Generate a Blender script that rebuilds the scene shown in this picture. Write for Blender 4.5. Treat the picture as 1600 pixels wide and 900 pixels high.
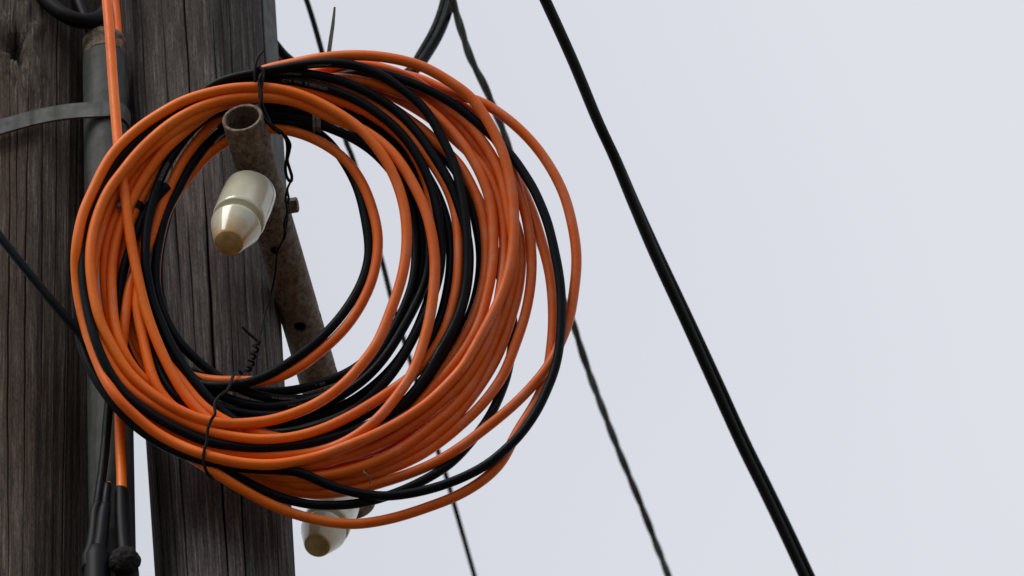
import bpy, bmesh, math, random
import numpy as np
from mathutils import Vector, Matrix, noise as mnoise

# ------------------------------------------------------------------ reset
for o in list(bpy.data.objects):
    bpy.data.objects.remove(o, do_unlink=True)
scene = bpy.context.scene
COL = scene.collection
R = math.radians
random.seed(4)
RNG = np.random.RandomState(7)

# ------------------------------------------------------------------ camera
EL = R(48.0)                    # the photographer looks up at the pole
CAM = np.array([0.0, 0.0, 1.6])
FPX = 300.0 / 36.0 * 1600.0     # focal length in photo pixels
D0 = 10.667                     # distance to the coil
S = 0.0008                      # metres per photo pixel at that distance
FW = np.array([0, math.cos(EL), math.sin(EL)])
UP = np.array([0, -math.sin(EL), math.cos(EL)])
RT = np.array([1.0, 0, 0])
cam_d = bpy.data.cameras.new("camera")
cam_d.lens = 300; cam_d.sensor_width = 36; cam_d.clip_start = 0.1; cam_d.clip_end = 5000
cam_d.dof.use_dof = True; cam_d.dof.focus_distance = D0 + 0.05; cam_d.dof.aperture_fstop = 13
cam = bpy.data.objects.new("camera", cam_d); COL.objects.link(cam)
cam.location = CAM; cam.rotation_euler = (math.pi / 2 + EL, 0, 0)
scene.camera = cam

# ------------------------------------------------------------------ sky, sun, exposure
SKY_W = 5.9
SUN_EL, SUN_AZ = R(46), R(222)      # behind the camera, a little to the left; azimuth from +Y clockwise
w = bpy.data.worlds.new("World"); scene.world = w; w.use_nodes = True
nt = w.node_tree; nt.nodes.clear()
wo = nt.nodes.new("ShaderNodeOutputWorld"); bg = nt.nodes.new("ShaderNodeBackground")
sky = nt.nodes.new("ShaderNodeTexSky"); sky.sky_type = 'NISHITA'; sky.sun_disc = False
sky.sun_elevation = SUN_EL; sky.sun_rotation = SUN_AZ; sky.dust_density = 6; sky.air_density = 1.0
hs = nt.nodes.new("ShaderNodeHueSaturation"); hs.inputs['Saturation'].default_value = 0.35
# an even overcast sheet over the clear sky, with faint broad cloud variation
tc = nt.nodes.new("ShaderNodeTexCoord")
nz = nt.nodes.new("ShaderNodeTexNoise"); nz.inputs['Scale'].default_value = 4.0; nz.inputs['Detail'].default_value = 2; nz.noise_dimensions = '4D'; nz.inputs['W'].default_value = SKY_W
cr = nt.nodes.new("ShaderNodeValToRGB")
cr.color_ramp.elements[0].position = 0.3; cr.color_ramp.elements[0].color = (5.15, 5.45, 6.15, 1)
cr.color_ramp.elements[1].position = 0.7; cr.color_ramp.elements[1].color = (7.4, 7.6, 8.2, 1)
mx = nt.nodes.new("ShaderNodeMixRGB"); mx.inputs['Fac'].default_value = 0.96
nt.links.new(tc.outputs['Generated'], nz.inputs['Vector']); nt.links.new(nz.outputs['Fac'], cr.inputs['Fac'])
nt.links.new(sky.outputs['Color'], hs.inputs['Color'])
nt.links.new(hs.outputs['Color'], mx.inputs['Color1']); nt.links.new(cr.outputs['Color'], mx.inputs['Color2'])
nt.links.new(mx.outputs['Color'], bg.inputs['Color']); bg.inputs['Strength'].default_value = 0.1
nt.links.new(bg.outputs['Background'], wo.inputs['Surface'])

sun_d = bpy.data.lights.new("sun", 'SUN'); sun_d.energy = 1.8; sun_d.angle = R(30); sun_d.color = (1.0, 0.96, 0.9)
sun = bpy.data.objects.new("sun", sun_d); COL.objects.link(sun); sun.location = (-3, -6, 15)
to_sun = Vector((math.sin(SUN_AZ) * math.cos(SUN_EL), math.cos(SUN_AZ) * math.cos(SUN_EL), math.sin(SUN_EL)))
sun.rotation_euler = to_sun.to_track_quat('Z', 'Y').to_euler()
scene.view_settings.view_transform = 'Standard'; scene.view_settings.look = 'None'
scene.view_settings.exposure = 0.03; scene.view_settings.gamma = 1.0
scene.view_settings.use_curve_mapping = False

# ------------------------------------------------------------------ placing
def at(px, py, depth):
    """point at a forward distance, on the sight line through a photo pixel"""
    return CAM + depth * (FW + (px - 800) / FPX * RT - (py - 450) / FPX * UP)
def onY(px, py, Y):
    d = FW + (px - 800) / FPX * RT - (py - 450) / FPX * UP
    return CAM + d * (Y - CAM[1]) / d[1]
DIA = 15.5                          # cable diameter in pixels
def coil_depth(py, z):
    return D0 + S * (0.53 * (430 - py)) + z * DIA * S
def coil_pt(px, py, z):
    return at(px, py, coil_depth(py, z))
def z_of(p, py):                    # layer number of a world point at image row py
    return (float(np.dot(p - CAM, FW)) - D0 - S * 0.53 * (430 - py)) / (DIA * S)

# ------------------------------------------------------------------ materials
def mat(name, build, rough=0.5, metal=0.0, spec=0.5):
    m = bpy.data.materials.new(name); m.use_nodes = True
    t = m.node_tree; b = t.nodes["Principled BSDF"]
    b.inputs['Roughness'].default_value = rough; b.inputs['Metallic'].default_value = metal
    b.inputs['Specular IOR Level'].default_value = spec
    build(t, b)
    return m
def N(t, kind, **kw):
    n = t.nodes.new(kind)
    for k, v in kw.items():
        if k in n.inputs: n.inputs[k].default_value = v
        else: setattr(n, k, v)
    return n
def ramp(t, src, stops):
    r = t.nodes.new("ShaderNodeValToRGB"); e = r.color_ramp.elements
    while len(e) < len(stops): e.new(0.5)
    for i, (p, c) in enumerate(stops):
        e[i].position = p; e[i].color = (*c, 1)
    t.links.new(src, r.inputs['Fac']); return r
def coords(t, scale=(1, 1, 1)):
    c = t.nodes.new("ShaderNodeTexCoord"); m = t.nodes.new("ShaderNodeMapping")
    m.inputs['Scale'].default_value = scale
    t.links.new(c.outputs['Object'], m.inputs['Vector']); return m.outputs['Vector']
def noise(t, vec, scale, detail=4, rough=0.55, dist=0.0):
    n = N(t, "ShaderNodeTexNoise"); n.inputs['Scale'].default_value = scale
    n.inputs['Detail'].default_value = detail; n.inputs['Roughness'].default_value = rough
    n.inputs['Distortion'].default_value = dist
    t.links.new(vec, n.inputs['Vector']); return n.outputs['Fac']
def mixc(t, fac, a, b, mode='MIX'):
    n = N(t, "ShaderNodeMixRGB", blend_type=mode)
    if isinstance(fac, float): n.inputs['Fac'].default_value = fac
    else: t.links.new(fac, n.inputs['Fac'])
    for k, v in (('Color1', a), ('Color2', b)):
        if isinstance(v, tuple): n.inputs[k].default_value = (*v, 1)
        else: t.links.new(v, n.inputs[k])
    return n.outputs['Color']
def bump(t, b, h, strength, dist):
    n = N(t, "ShaderNodeBump"); n.inputs['Strength'].default_value = strength; n.inputs['Distance'].default_value = dist
    t.links.new(h, n.inputs['Height']); t.links.new(n.outputs['Normal'], b.inputs['Normal'])

def b_orange(t, b):
    v = coords(t)
    big = ramp(t, noise(t, v, 7, 3), [(0.32, (0.82, 0.120, 0.001)), (0.5, (0.90, 0.165, 0.002)), (0.7, (0.90, 0.205, 0.010))])
    # base orange shifts darker and redder to the right, its edge broken by noise
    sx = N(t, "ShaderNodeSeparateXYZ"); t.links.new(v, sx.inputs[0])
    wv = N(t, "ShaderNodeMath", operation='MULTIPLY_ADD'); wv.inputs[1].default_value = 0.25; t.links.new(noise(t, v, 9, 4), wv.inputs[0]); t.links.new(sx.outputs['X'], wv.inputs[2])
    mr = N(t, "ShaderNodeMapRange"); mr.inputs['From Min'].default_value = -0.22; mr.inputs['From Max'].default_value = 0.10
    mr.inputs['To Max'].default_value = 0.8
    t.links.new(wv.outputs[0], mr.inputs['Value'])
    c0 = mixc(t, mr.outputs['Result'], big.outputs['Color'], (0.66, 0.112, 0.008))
    pink = ramp(t, noise(t, v, 28, 6, 0.72), [(0.48, (0, 0, 0)), (0.72, (1, 1, 1))])  # random pinkish patches, mixed in more strongly towards the right
    f2 = N(t, "ShaderNodeMath", operation='MULTIPLY'); t.links.new(pink.outputs['Color'], f2.inputs[0])
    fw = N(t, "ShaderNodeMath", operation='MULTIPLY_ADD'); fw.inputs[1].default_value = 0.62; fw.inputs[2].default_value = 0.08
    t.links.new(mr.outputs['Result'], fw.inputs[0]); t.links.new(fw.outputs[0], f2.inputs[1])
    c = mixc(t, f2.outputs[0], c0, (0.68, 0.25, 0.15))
    dirt = ramp(t, noise(t, v, 130, 7, 0.75), [(0.58, (0, 0, 0)), (0.72, (1, 1, 1))])
    f3 = N(t, "ShaderNodeMath", operation='MULTIPLY'); f3.inputs[1].default_value = 0.55
    t.links.new(dirt.outputs['Color'], f3.inputs[0])
    c = mixc(t, f3.outputs[0], c, (0.24, 0.05, 0.012))
    gm = ramp(t, noise(t, v, 38, 8, 0.78), [(0.52, (0, 0, 0)), (0.70, (1, 1, 1))])
    f4 = N(t, "ShaderNodeMath", operation='MULTIPLY'); f4.inputs[1].default_value = 0.32
    t.links.new(gm.outputs['Color'], f4.inputs[0])
    c = mixc(t, f4.outputs[0], c, (0.42, 0.085, 0.012))
    t.links.new(c, b.inputs['Base Color'])
    r = ramp(t, noise(t, v, 60, 4), [(0.3, (0.36,) * 3), (0.7, (0.55,) * 3)])
    t.links.new(r.outputs['Color'], b.inputs['Roughness'])
    bump(t, b, noise(t, v, 420, 4), 0.15, 0.0006)
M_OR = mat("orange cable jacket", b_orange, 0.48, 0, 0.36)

def b_black(t, b):
    v = coords(t)
    c = ramp(t, noise(t, v, 40, 5, 0.65), [(0.4, (0.0018, 0.0030, 0.0056)), (0.75, (0.0045, 0.0062, 0.0095))])
    d = ramp(t, noise(t, v, 220, 6, 0.7), [(0.66, (0, 0, 0)), (0.78, (1, 1, 1))])
    f = N(t, "ShaderNodeMath", operation='MULTIPLY'); f.inputs[1].default_value = 0.3
    t.links.new(d.outputs['Color'], f.inputs[0])
    t.links.new(mixc(t, f.outputs[0], c.outputs['Color'], (0.03, 0.029, 0.028)), b.inputs['Base Color'])
    r = ramp(t, noise(t, v, 70, 4), [(0.3, (0.36,) * 3), (0.7, (0.55,) * 3)])
    t.links.new(r.outputs['Color'], b.inputs['Roughness'])
    bump(t, b, noise(t, v, 420, 4), 0.12, 0.0005)
M_BK = mat("black cable jacket", b_black, 0.45, 0, 0.11)

def b_wood(lo, mid, hi):
    def f(t, b):
        v = coords(t, (1, 1, 0.022))
        v2 = coords(t, (1, 1, 0.12))
        fine = noise(t, v, 330, 9, 0.74, 0.25)
        c = ramp(t, fine, [(0.30, lo), (0.52, mid), (0.74, hi)])
        pt = ramp(t, noise(t, v2, 16, 5, 0.6), [(0.30, (0.45,) * 3), (0.5, (0.9,) * 3), (0.70, (1.5, 1.47, 1.45))])
        c2 = mixc(t, 1.0, c.outputs['Color'], pt.outputs['Color'], 'MULTIPLY')
        br = ramp(t, noise(t, v2, 9, 4), [(0.45, (0, 0, 0)), (0.7, (1, 1, 1))])
        fm = N(t, "ShaderNodeMath", operation='MULTIPLY'); fm.inputs[1].default_value = 0.42
        t.links.new(br.outputs['Color'], fm.inputs[0])
        c3 = mixc(t, fm.outputs[0], c2, (mid[0] * 1.15, mid[1] * 0.86, mid[2] * 0.66))
        # thin dark checks running with the grain
        ck = ramp(t, noise(t, coords(t, (1, 1, 0.010)), 70, 4, 0.6, 0.6), [(0.285, (1, 1, 1)), (0.315, (0, 0, 0))])
        fk = N(t, "ShaderNodeMath", operation='MULTIPLY'); fk.inputs[1].default_value = 0.7
        t.links.new(ck.outputs['Color'], fk.inputs[0])
        c4 = mixc(t, fk.outputs[0], c3, (lo[0] * .5, lo[1] * .5, lo[2] * .5))
        gr = ramp(t, noise(t, coords(t, (1, 1, 0.25)), 520, 6, 0.8), [(0.36, (0.50,) * 3), (0.5, (1.0,) * 3), (0.66, (1.45,) * 3)])
        c5 = mixc(t, 1.0, c4, gr.outputs['Color'], 'MULTIPLY')
        t.links.new(c5, b.inputs['Base Color'])
        bump(t, b, fine, 0.6, 0.002)
    return f
M_WOOD = mat("weathered grey pole wood", b_wood((0.016, 0.0135, 0.013), (0.068, 0.0605, 0.059), (0.21, 0.195, 0.190)), 0.9, 0, 0.15)
M_WOOD2 = mat("weathered brown pole wood", b_wood((0.016, 0.013, 0.011), (0.066, 0.054, 0.045), (0.205, 0.178, 0.154)), 0.9, 0, 0.15)

def b_rust(t, b):
    v = coords(t)
    n1 = noise(t, v, 120, 8, 0.75)
    c = ramp(t, n1, [(0.32, (0.035, 0.020, 0.013)), (0.44, (0.12, 0.085, 0.062)), (0.55, (0.20, 0.170, 0.142)), (0.75, (0.31, 0.285, 0.255))])
    d = ramp(t, noise(t, v, 36, 8, 0.72), [(0.50, (0, 0, 0)), (0.58, (1, 1, 1))])
    f = N(t, "ShaderNodeMath", operation='MULTIPLY'); f.inputs[1].default_value = 0.42
    t.links.new(d.outputs['Color'], f.inputs[0])
    c1 = mixc(t, f.outputs[0], c.outputs['Color'], (0.115, 0.055, 0.028))
    sp = ramp(t, noise(t, v, 260, 5, 0.7), [(0.60, (0, 0, 0)), (0.66, (1, 1, 1))])
    f2 = N(t, "ShaderNodeMath", operation='MULTIPLY'); f2.inputs[1].default_value = 0.6
    t.links.new(sp.outputs['Color'], f2.inputs[0])
    t.links.new(mixc(t, f2.outputs[0], c1, (0.028, 0.016, 0.012)), b.inputs['Base Color'])
    bump(t, b, n1, 0.4, 0.0015)
M_RUST = mat("rusted steel tube", b_rust, 0.75, 0.15, 0.3)
def b_galv(lo, hi):
    def f(t, b):
        v = coords(t)
        n1 = noise(t, v, 60, 6, 0.6)
        c = ramp(t, n1, [(0.3, lo), (0.7, hi)])
        s = ramp(t, noise(t, coords(t, (1, 1, 0.06)), 55, 7, 0.7), [(0.36, (0.42,) * 3), (0.5, (0.95,) * 3), (0.68, (1.25, 1.22, 1.15))])
        t.links.new(mixc(t, 1.0, c.outputs['Color'], s.outputs['Color'], 'MULTIPLY'), b.inputs['Base Color'])
        bump(t, b, n1, 0.2, 0.001)
    return f
M_GALV = mat("dull galvanised steel", b_galv((0.050, 0.053, 0.053), (0.12, 0.124, 0.12)), 0.62, 0.3, 0.4)
M_PIPE = mat("grey conduit steel", b_galv((0.024, 0.027, 0.026), (0.058, 0.061, 0.059)), 0.65, 0.15, 0.3)
M_RUSTDK = mat("rusty thread", b_rust, 0.85, 0.0, 0.2)
def b_porc(t, b):
    v = coords(t)
    n1 = noise(t, v, 26, 5)
    c = ramp(t, n1, [(0.3, (0.52, 0.505, 0.38)), (0.7, (0.62, 0.605, 0.48))])
    # brown run-off stain gathers on the lower cone
    sx = N(t, "ShaderNodeSeparateXYZ"); tc_ = N(t, "ShaderNodeTexCoord"); t.links.new(tc_.outputs['Object'], sx.inputs[0])
    ad = N(t, "ShaderNodeMath", operation='MULTIPLY_ADD'); ad.inputs[1].default_value = 0.05; t.links.new(n1, ad.inputs[0]); t.links.new(sx.outputs['Z'], ad.inputs[2])
    st = ramp(t, ad.outputs[0], [(0.0, (0, 0, 0)), (1.0, (1, 1, 1))])
    mr = N(t, "ShaderNodeMapRange"); mr.inputs['From Min'].default_value = -0.098; mr.inputs['From Max'].default_value = -0.074
    mr.inputs['To Min'].default_value = 0.95; mr.inputs['To Max'].default_value = 0.0
    t.links.new(ad.outputs[0], mr.inputs['Value'])
    c2 = mixc(t, mr.outputs['Result'], c.outputs['Color'], (0.42, 0.25, 0.08))
    sp = ramp(t, noise(t, v, 190, 4), [(0.72, (0, 0, 0)), (0.76, (1, 1, 1))])
    t.links.new(mixc(t, sp.outputs['Color'], c2, (0.28, 0.22, 0.10)), b.inputs['Base Color'])
    b.inputs['Coat Weight'].default_value = 0.4; b.inputs['Coat Roughness'].default_value = 0.03
M_PORC = mat("cream glazed porcelain", b_porc, 0.2, 0, 0.5)
def b_unglz(t, b):
    v = coords(t)
    n1 = noise(t, v, 70, 6)
    c = ramp(t, n1, [(0.3, (0.30, 0.215, 0.085)), (0.7, (0.52, 0.40, 0.20))])
    t.links.new(c.outputs['Color'], b.inputs['Base Color']); bump(t, b, n1, 0.4, 0.002)
M_UNGL = mat("unglazed brown base", b_unglz, 0.85, 0, 0.2)
def flat(c):
    def f(t, b):
        v = coords(t)
        r = ramp(t, noise(t, v, 90, 5), [(0.3, tuple(x * 0.75 for x in c)), (0.7, tuple(min(1, x * 1.2) for x in c))])
        t.links.new(r.outputs['Color'], b.inputs['Base Color'])
    return f
M_TIEW = mat("dark tie wire", flat((0.005, 0.0045, 0.0045)), 0.6, 0, 0.15)
M_ZIP = mat("grey nylon", flat((0.13, 0.13, 0.125)), 0.5)
M_SLEEVE = mat("black heat shrink", flat((0.0035, 0.0045, 0.006)), 0.5, 0, 0.13)
M_TAPE = mat("black mastic tape", flat((0.010, 0.009, 0.009)), 0.8, 0, 0.2)
M_LINE = mat("black overhead line", flat((0.003, 0.004, 0.006)), 0.6, 0, 0.1)
M_LINE2 = mat("dark twisted line", flat((0.012, 0.010, 0.007)), 0.6, 0, 0.3)
M_TXT = mat("pale jacket print", flat((0.20, 0.195, 0.175)), 0.7)
M_TXO = mat("pale print on orange", flat((0.74, 0.42, 0.30)), 0.7)
M_CORE = mat("cut cable core", flat((0.55, 0.45, 0.35)), 0.5)
M_FLEX = mat("black thick service cable", flat((0.003, 0.0035, 0.0045)), 0.5, 0, 0.12)
def b_ground(t, b):
    v = coords(t)
    c = ramp(t, noise(t, v, 0.7, 8, 0.65), [(0.3, (0.09, 0.075, 0.05)), (0.55, (0.14, 0.115, 0.08)), (0.75, (0.08, 0.09, 0.04))])
    t.links.new(c.outputs['Color'], b.inputs['Base Color'])
M_GROUND = mat("dry ground", b_ground, 0.95, 0, 0.1)

# ------------------------------------------------------------------ mesh helpers
def link(name, me, m, parent=None, smooth=True):
    if smooth and len(me.polygons):
        me.polygons.foreach_set('use_smooth', [True] * len(me.polygons))
    me.materials.append(m)
    o = bpy.data.objects.new(name, me); COL.objects.link(o)
    if parent is not None: o.parent = parent
    return o
def pydata(name, v, f):
    me = bpy.data.meshes.new(name); me.from_pydata([tuple(map(float, p)) for p in v], [], f); me.update(); return me
def tag(o, label, cat, group=None):
    o['label'] = label; o['category'] = cat
    if group: o['group'] = group
    return o
def empty(name, loc, label=None, cat=None, group=None):
    o = bpy.data.objects.new(name, None); COL.objects.link(o); o.location = tuple(loc); o.empty_display_size = 0.05
    if label: tag(o, label, cat, group)
    return o
def seat(o, parent):
    """parent without moving: geometry is in world coordinates, the empty is only moved, never turned"""
    o.parent = parent; o.matrix_parent_inverse = Matrix.Translation(-Vector(parent.location)); return o

def frames(P):
    T = np.gradient(P, axis=0); T /= np.linalg.norm(T, axis=1)[:, None]
    n = np.cross(T[0], [0.13, 0.9, 0.31]); n /= np.linalg.norm(n)
    Ns = [n]
    for i in range(1, len(P)):
        n = n - np.dot(n, T[i]) * T[i]; n /= np.linalg.norm(n); Ns.append(n)
    Ns = np.array(Ns); return T, Ns, np.cross(T, Ns)
def sweep(name, P, rad, sides=12, closed=False, caps=True):
    P = np.asarray(P, float); n = len(P)
    rad = np.ones(n) * rad if np.isscalar(rad) else np.asarray(rad, float)
    if closed:
        Q = np.vstack([P[-3:], P, P[:3]]); T, Nn, B = frames(Q); T, Nn, B = T[3:-3], Nn[3:-3], B[3:-3]
        # spread the closing twist
        n0 = Nn[0]; n1 = Nn[-1] - np.dot(Nn[-1], T[0]) * T[0]; n1 /= np.linalg.norm(n1)
        a = math.atan2(np.dot(np.cross(n1, n0), T[0]), np.dot(n1, n0))
        for i in range(n):
            c, s_ = math.cos(a * i / n), math.sin(a * i / n)
            Nn[i], B[i] = c * Nn[i] + s_ * B[i], c * B[i] - s_ * Nn[i]
    else:
        T, Nn, B = frames(P)
    ang = np.arange(sides) / sides * 2 * math.pi
    V = P[:, None, :] + rad[:, None, None] * (np.cos(ang)[None, :, None] * Nn[:, None, :] + np.sin(ang)[None, :, None] * B[:, None, :])
    V = V.reshape(-1, 3); F = []
    for i in range(n if closed else n - 1):
        a, b = i * sides, ((i + 1) % n) * sides
        for k in range(sides):
            k2 = (k + 1) % sides
            F.append((a + k, a + k2, b + k2, b + k))
    if caps and not closed:
        F.append(tuple(range(sides))[::-1]); F.append(tuple((n - 1) * sides + k for k in range(sides)))
    return pydata(name, V, F)
def spline(pts, step, closed=False):
    """Catmull-Rom (centripetal enough) through the points, sampled evenly"""
    P = np.asarray(pts, float)
    if closed: Q = np.vstack([P[-1], P, P[0], P[1]])
    else: Q = np.vstack([2 * P[0] - P[1], P, 2 * P[-1] - P[-2]])
    out = []
    for i in range(1, len(Q) - 2):
        p0, p1, p2, p3 = Q[i - 1], Q[i], Q[i + 1], Q[i + 2]
        t = np.linspace(0, 1, 12, endpoint=False)[:, None]
        m1 = (p2 - p0) / 2; m2 = (p3 - p1) / 2
        L = np.linalg.norm(p2 - p1)
        for m in (m1, m2):
            l = np.linalg.norm(m)
            if l > 1.2 * L: m *= 1.2 * L / l
        out.append((2 * t**3 - 3 * t**2 + 1) * p1 + (t**3 - 2 * t**2 + t) * m1 + (-2 * t**3 + 3 * t**2) * p2 + (t**3 - t**2) * m2)
    out = np.vstack(out + ([] if closed else [P[-1:]]))
    if closed: out = np.vstack([out, out[:1]])
    d = np.r_[0, np.cumsum(np.linalg.norm(np.diff(out, axis=0), axis=1))]
    n = max(4, int(round(d[-1] / step)))
    s = np.linspace(0, d[-1], n + (0 if closed else 1), endpoint=not closed) if not closed else np.linspace(0, d[-1], n, endpoint=False)
    return np.stack([np.interp(s, d, out[:, k]) for k in range(out.shape[1])], 1)
def smooth(P, sig, closed):
    r = int(3 * sig) + 1; k = np.exp(-0.5 * (np.arange(-r, r + 1) / sig) ** 2); k /= k.sum()
    if closed: Q = np.vstack([P[-r:], P, P[:r]]) if len(P) > r else P
    else: Q = np.vstack([2 * P[0] - P[1:r + 1][::-1], P, 2 * P[-1] - P[-r - 1:-1][::-1]])
    return np.stack([np.convolve(Q[:, i], k, 'valid') for i in range(P.shape[1])], 1)
def lathe(name, prof, seg=48):
    V = []; F = []
    for r, z in prof:
        for k in range(seg):
            a = 2 * math.pi * k / seg; V.append((r * math.cos(a), r * math.sin(a), z))
    for i in range(len(prof) - 1):
        for k in range(seg):
            k2 = (k + 1) % seg; F.append((i * seg + k, i * seg + k2, (i + 1) * seg + k2, (i + 1) * seg + k))
    F.append(tuple(range(seg))[::-1]); F.append(tuple((len(prof) - 1) * seg + k for k in range(seg)))
    return pydata(name, V, F)
def box(name, corners8):
    return pydata(name, corners8, [(0, 3, 2, 1), (4, 5, 6, 7), (0, 1, 5, 4), (1, 2, 6, 5), (2, 3, 7, 6), (3, 0, 4, 7)])
def axis_obj(o, p, zdir, xdir=(1, 0, 0)):
    z = Vector(zdir).normalized(); x = Vector(xdir); x = (x - x.dot(z) * z).normalized(); y = z.cross(x)
    m = Matrix((x, y, z)).transposed().to_4x4(); m.translation = Vector(p); o.matrix_world = m

# ------------------------------------------------------------------ ground
g = pydata("ground", [(-1500, -1500, 0), (1500, -1500, 0), (1500, 1500, 0), (-1500, 1500, 0)], [(0, 1, 2, 3)])
go = link("ground", g, M_GROUND, smooth=False); go['kind'] = 'structure'

# ------------------------------------------------------------------ poles
def y_for(py, depth):               # world Y of a point at that image row and distance
    return at(800, py, depth)[1]
Y_POLE = y_for(760, D0 + 0.085)
Y_COND = y_for(650, D0 + 0.055)
Y_LEFT = Y_COND + 0.092
def wood_pole(name, top, bot, r_top, r_bot, cracks, material, label, knot=None, seed=0):
    rng = np.random.RandomState(seed)
    ax = top - bot; L = np.linalg.norm(ax); ax /= L
    base = bot - ax * (bot[2] / ax[2]); s0 = np.linalg.norm(bot - base); s1 = s0 + L
    end = s1 + 1.6
    zs = np.r_[np.linspace(0, s0 - 0.15, 24, endpoint=False), np.linspace(s0 - 0.15, s1 + 0.15, 190, endpoint=False), np.linspace(s1 + 0.15, end, 12)]
    th = np.r_[np.linspace(-math.pi * 0.56, math.pi * 0.56, 820, endpoint=False), np.linspace(math.pi * 0.56, math.pi * 1.44, 80, endpoint=False)]
    # theta = 0 faces the camera (-Y); u = sin(theta) to the right
    Z, TH = np.meshgrid(zs, th, indexing='ij')
    f = np.clip((Z - s0) / L, -0.6, 1.1); Rr = r_bot + (r_top - r_bot) * f
    h = np.zeros_like(Z)
    for k in range(26):             # broad flutes and fine ribs that wander with height
        fr = rng.choice([3, 4, 5, 7, 9, 14, 22, 31, 45, 60]); am = 0.0016 / fr ** 0.6
        h += am * np.sin(fr * TH + rng.uniform(0, 6.3) + 0.8 * np.sin(Z * rng.uniform(0.5, 2.2) + rng.uniform(0, 6)))
    for (u, wd, dp, z0, z1) in cracks:  # u across the visible face, width and depth in metres, extent as fraction of view height
        tc0 = math.asin(max(-0.98, min(0.98, u)))
        wob = 0.010 * np.sin(Z * 3.1 + u * 9) + 0.006 * np.sin(Z * 9.7 + u * 23) + 0.003 * np.sin(Z * 41 + u * 5)
        ff = (Z - s0) / L
        env = np.clip(np.minimum((ff - z0) / 0.12, (z1 - ff) / 0.12), 0, 1)
        wdv = 0.8 * wd * (0.6 + 0.4 * np.sin(Z * 6 + u * 31)) * env + 1e-5
        h -= dp * env * np.exp(-(((TH - tc0 - wob) * Rr) / wdv) ** 2)
    if knot:
        ku, kf, kr = knot; tk = math.asin(ku); zk = s0 + kf * L
        du = (TH - tk) * Rr; dz = (Z - zk) * 0.42 + 0.25 * du
        q = np.sqrt(du ** 2 + dz ** 2) / kr; an = np.arctan2(dz, du); q = q * (1 + 0.22 * np.sin(3 * an + 1) + 0.12 * np.sin(7 * an) + 0.10 * np.sin(13 * an + 2))
        h += 0.007 * np.exp(-((q - 2.0) / 0.9) ** 2) - 0.030 * np.exp(-(q / 0.85) ** 4)
    Rr = Rr + h
    V = np.stack([Rr * np.sin(TH), -Rr * np.cos(TH), Z], -1).reshape(-1, 3)
    nt_, nz_ = len(th), len(zs)
    i = np.arange(nz_ - 1)[:, None] * nt_; k = np.arange(nt_)[None, :]; k2 = (k + 1) % nt_
    F = np.stack([i + k, i + k2, i + nt_ + k2, i + nt_ + k], -1).reshape(-1, 4).tolist()
    F.append([int((nz_ - 1) * nt_ + q) for q in range(nt_)])
    me = bpy.data.meshes.new(name); me.from_pydata(V.tolist(), [], F); me.update()
    o = link(name, me, material); axis_obj(o, base, ax, (1, 0, 0)); o['label'] = label; o['category'] = 'pole'
    return o, base, ax
cr2 = [(-0.72, .0016, .014, -.2, 1.2), (-0.42, .0012, .010, .35, 1.2), (-0.10, .0011, .009, .6, 1.2), (0.02, .0020, .016, -.2, .62),
       (0.28, .0011, .008, -.2, .9), (0.55, .0012, .009, .3, 1.2), (-0.55, .0010, .008, -.2, .4), (-0.88, .0014, .010, -.2, 1.2), (0.75, .0011, .008, -.2, .5),
       (-0.25, .0009, .006, .1, .55), (0.42, .0009, .006, .55, 1.2)]
wood_pole("wooden_pole", onY(297, 0, Y_POLE), onY(352, 900, Y_POLE), 113.5 * S * 1.075, 109 * S * 0.985, cr2, M_WOOD,
          "grey cracked wooden pole directly behind the cable coil", seed=3)
cr1 = [(0.55, .0013, .010, -.2, 1.2), (0.68, .0012, .010, -.2, .7), (0.20, .0010, .007, -.2, .8), (0.38, .0010, .007, .1, .7), (0.02, .0010, .006, -.2, 1.2), (0.80, .0012, .009, .2, 1.2),
       (0.1, .0008, .006, .3, .75)]
LP_TOP, LP_BOT = onY(20, 0, Y_LEFT), onY(16, 900, Y_LEFT)
LR_T, LR_B = 142 * S * 1.07, 130 * S * 0.985
wood_pole("wooden_pole", LP_TOP, LP_BOT, LR_T, LR_B, cr1, M_WOOD2,
          "brown weathered wooden pole with a dark knot hole at the left edge", knot=(0.08, 0.785, 0.012), seed=11)

# ------------------------------------------------------------------ conduit beside the left pole
C_TOP, C_BOT = onY(163, 66, Y_COND), onY(176.5, 900, Y_COND)
CR = 36 * S
cax = (C_TOP - C_BOT); cax /= np.linalg.norm(cax)
cbase = C_BOT - cax * (C_BOT[2] / cax[2]); clen = np.linalg.norm(C_TOP - cbase)
cond = empty("conduit_pipe", cbase, "grey steel conduit pipe with rusty threaded top strapped to the left pole", "pipe")
thread_len = 30 * S / 0.67
def pipe_shell(name, prof_outer, r_in, seg=40):
    """outer profile (r, z) from bottom to top, then back down inside: an open pipe"""
    z0, z1 = prof_outer[0][1], prof_outer[-1][1]
    prof = prof_outer + [(r_in, z1), (r_in, z0)]
    V = []; F = []; n = len(prof)
    for r, z in prof:
        for k in range(seg):
            a = 2 * math.pi * k / seg; V.append((r * math.cos(a), r * math.sin(a), z))
    for i in range(n):
        j = (i + 1) % n
        for k in range(seg):
            k2 = (k + 1) % seg; F.append((i * seg + k, i * seg + k2, j * seg + k2, j * seg + k))
    return pydata(name, V, F)
zc = clen - thread_len
b1 = link("pipe_body", pipe_shell("pipe_body", [(CR, 0.0), (CR, 3), (CR, zc - 0.3), (CR, zc - .002), (CR - .0015, zc)], CR - .004), M_PIPE)
axis_obj(b1, cbase, cax); b1.parent = cond; b1.matrix_parent_inverse = Matrix.Translation(-Vector(cbase))
pr = []
for k in range(6):
    zz = zc + 0.0008 + k * 0.0030; pr += [(CR - .0022, zz), (CR - .0006, zz + .0015)]
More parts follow.
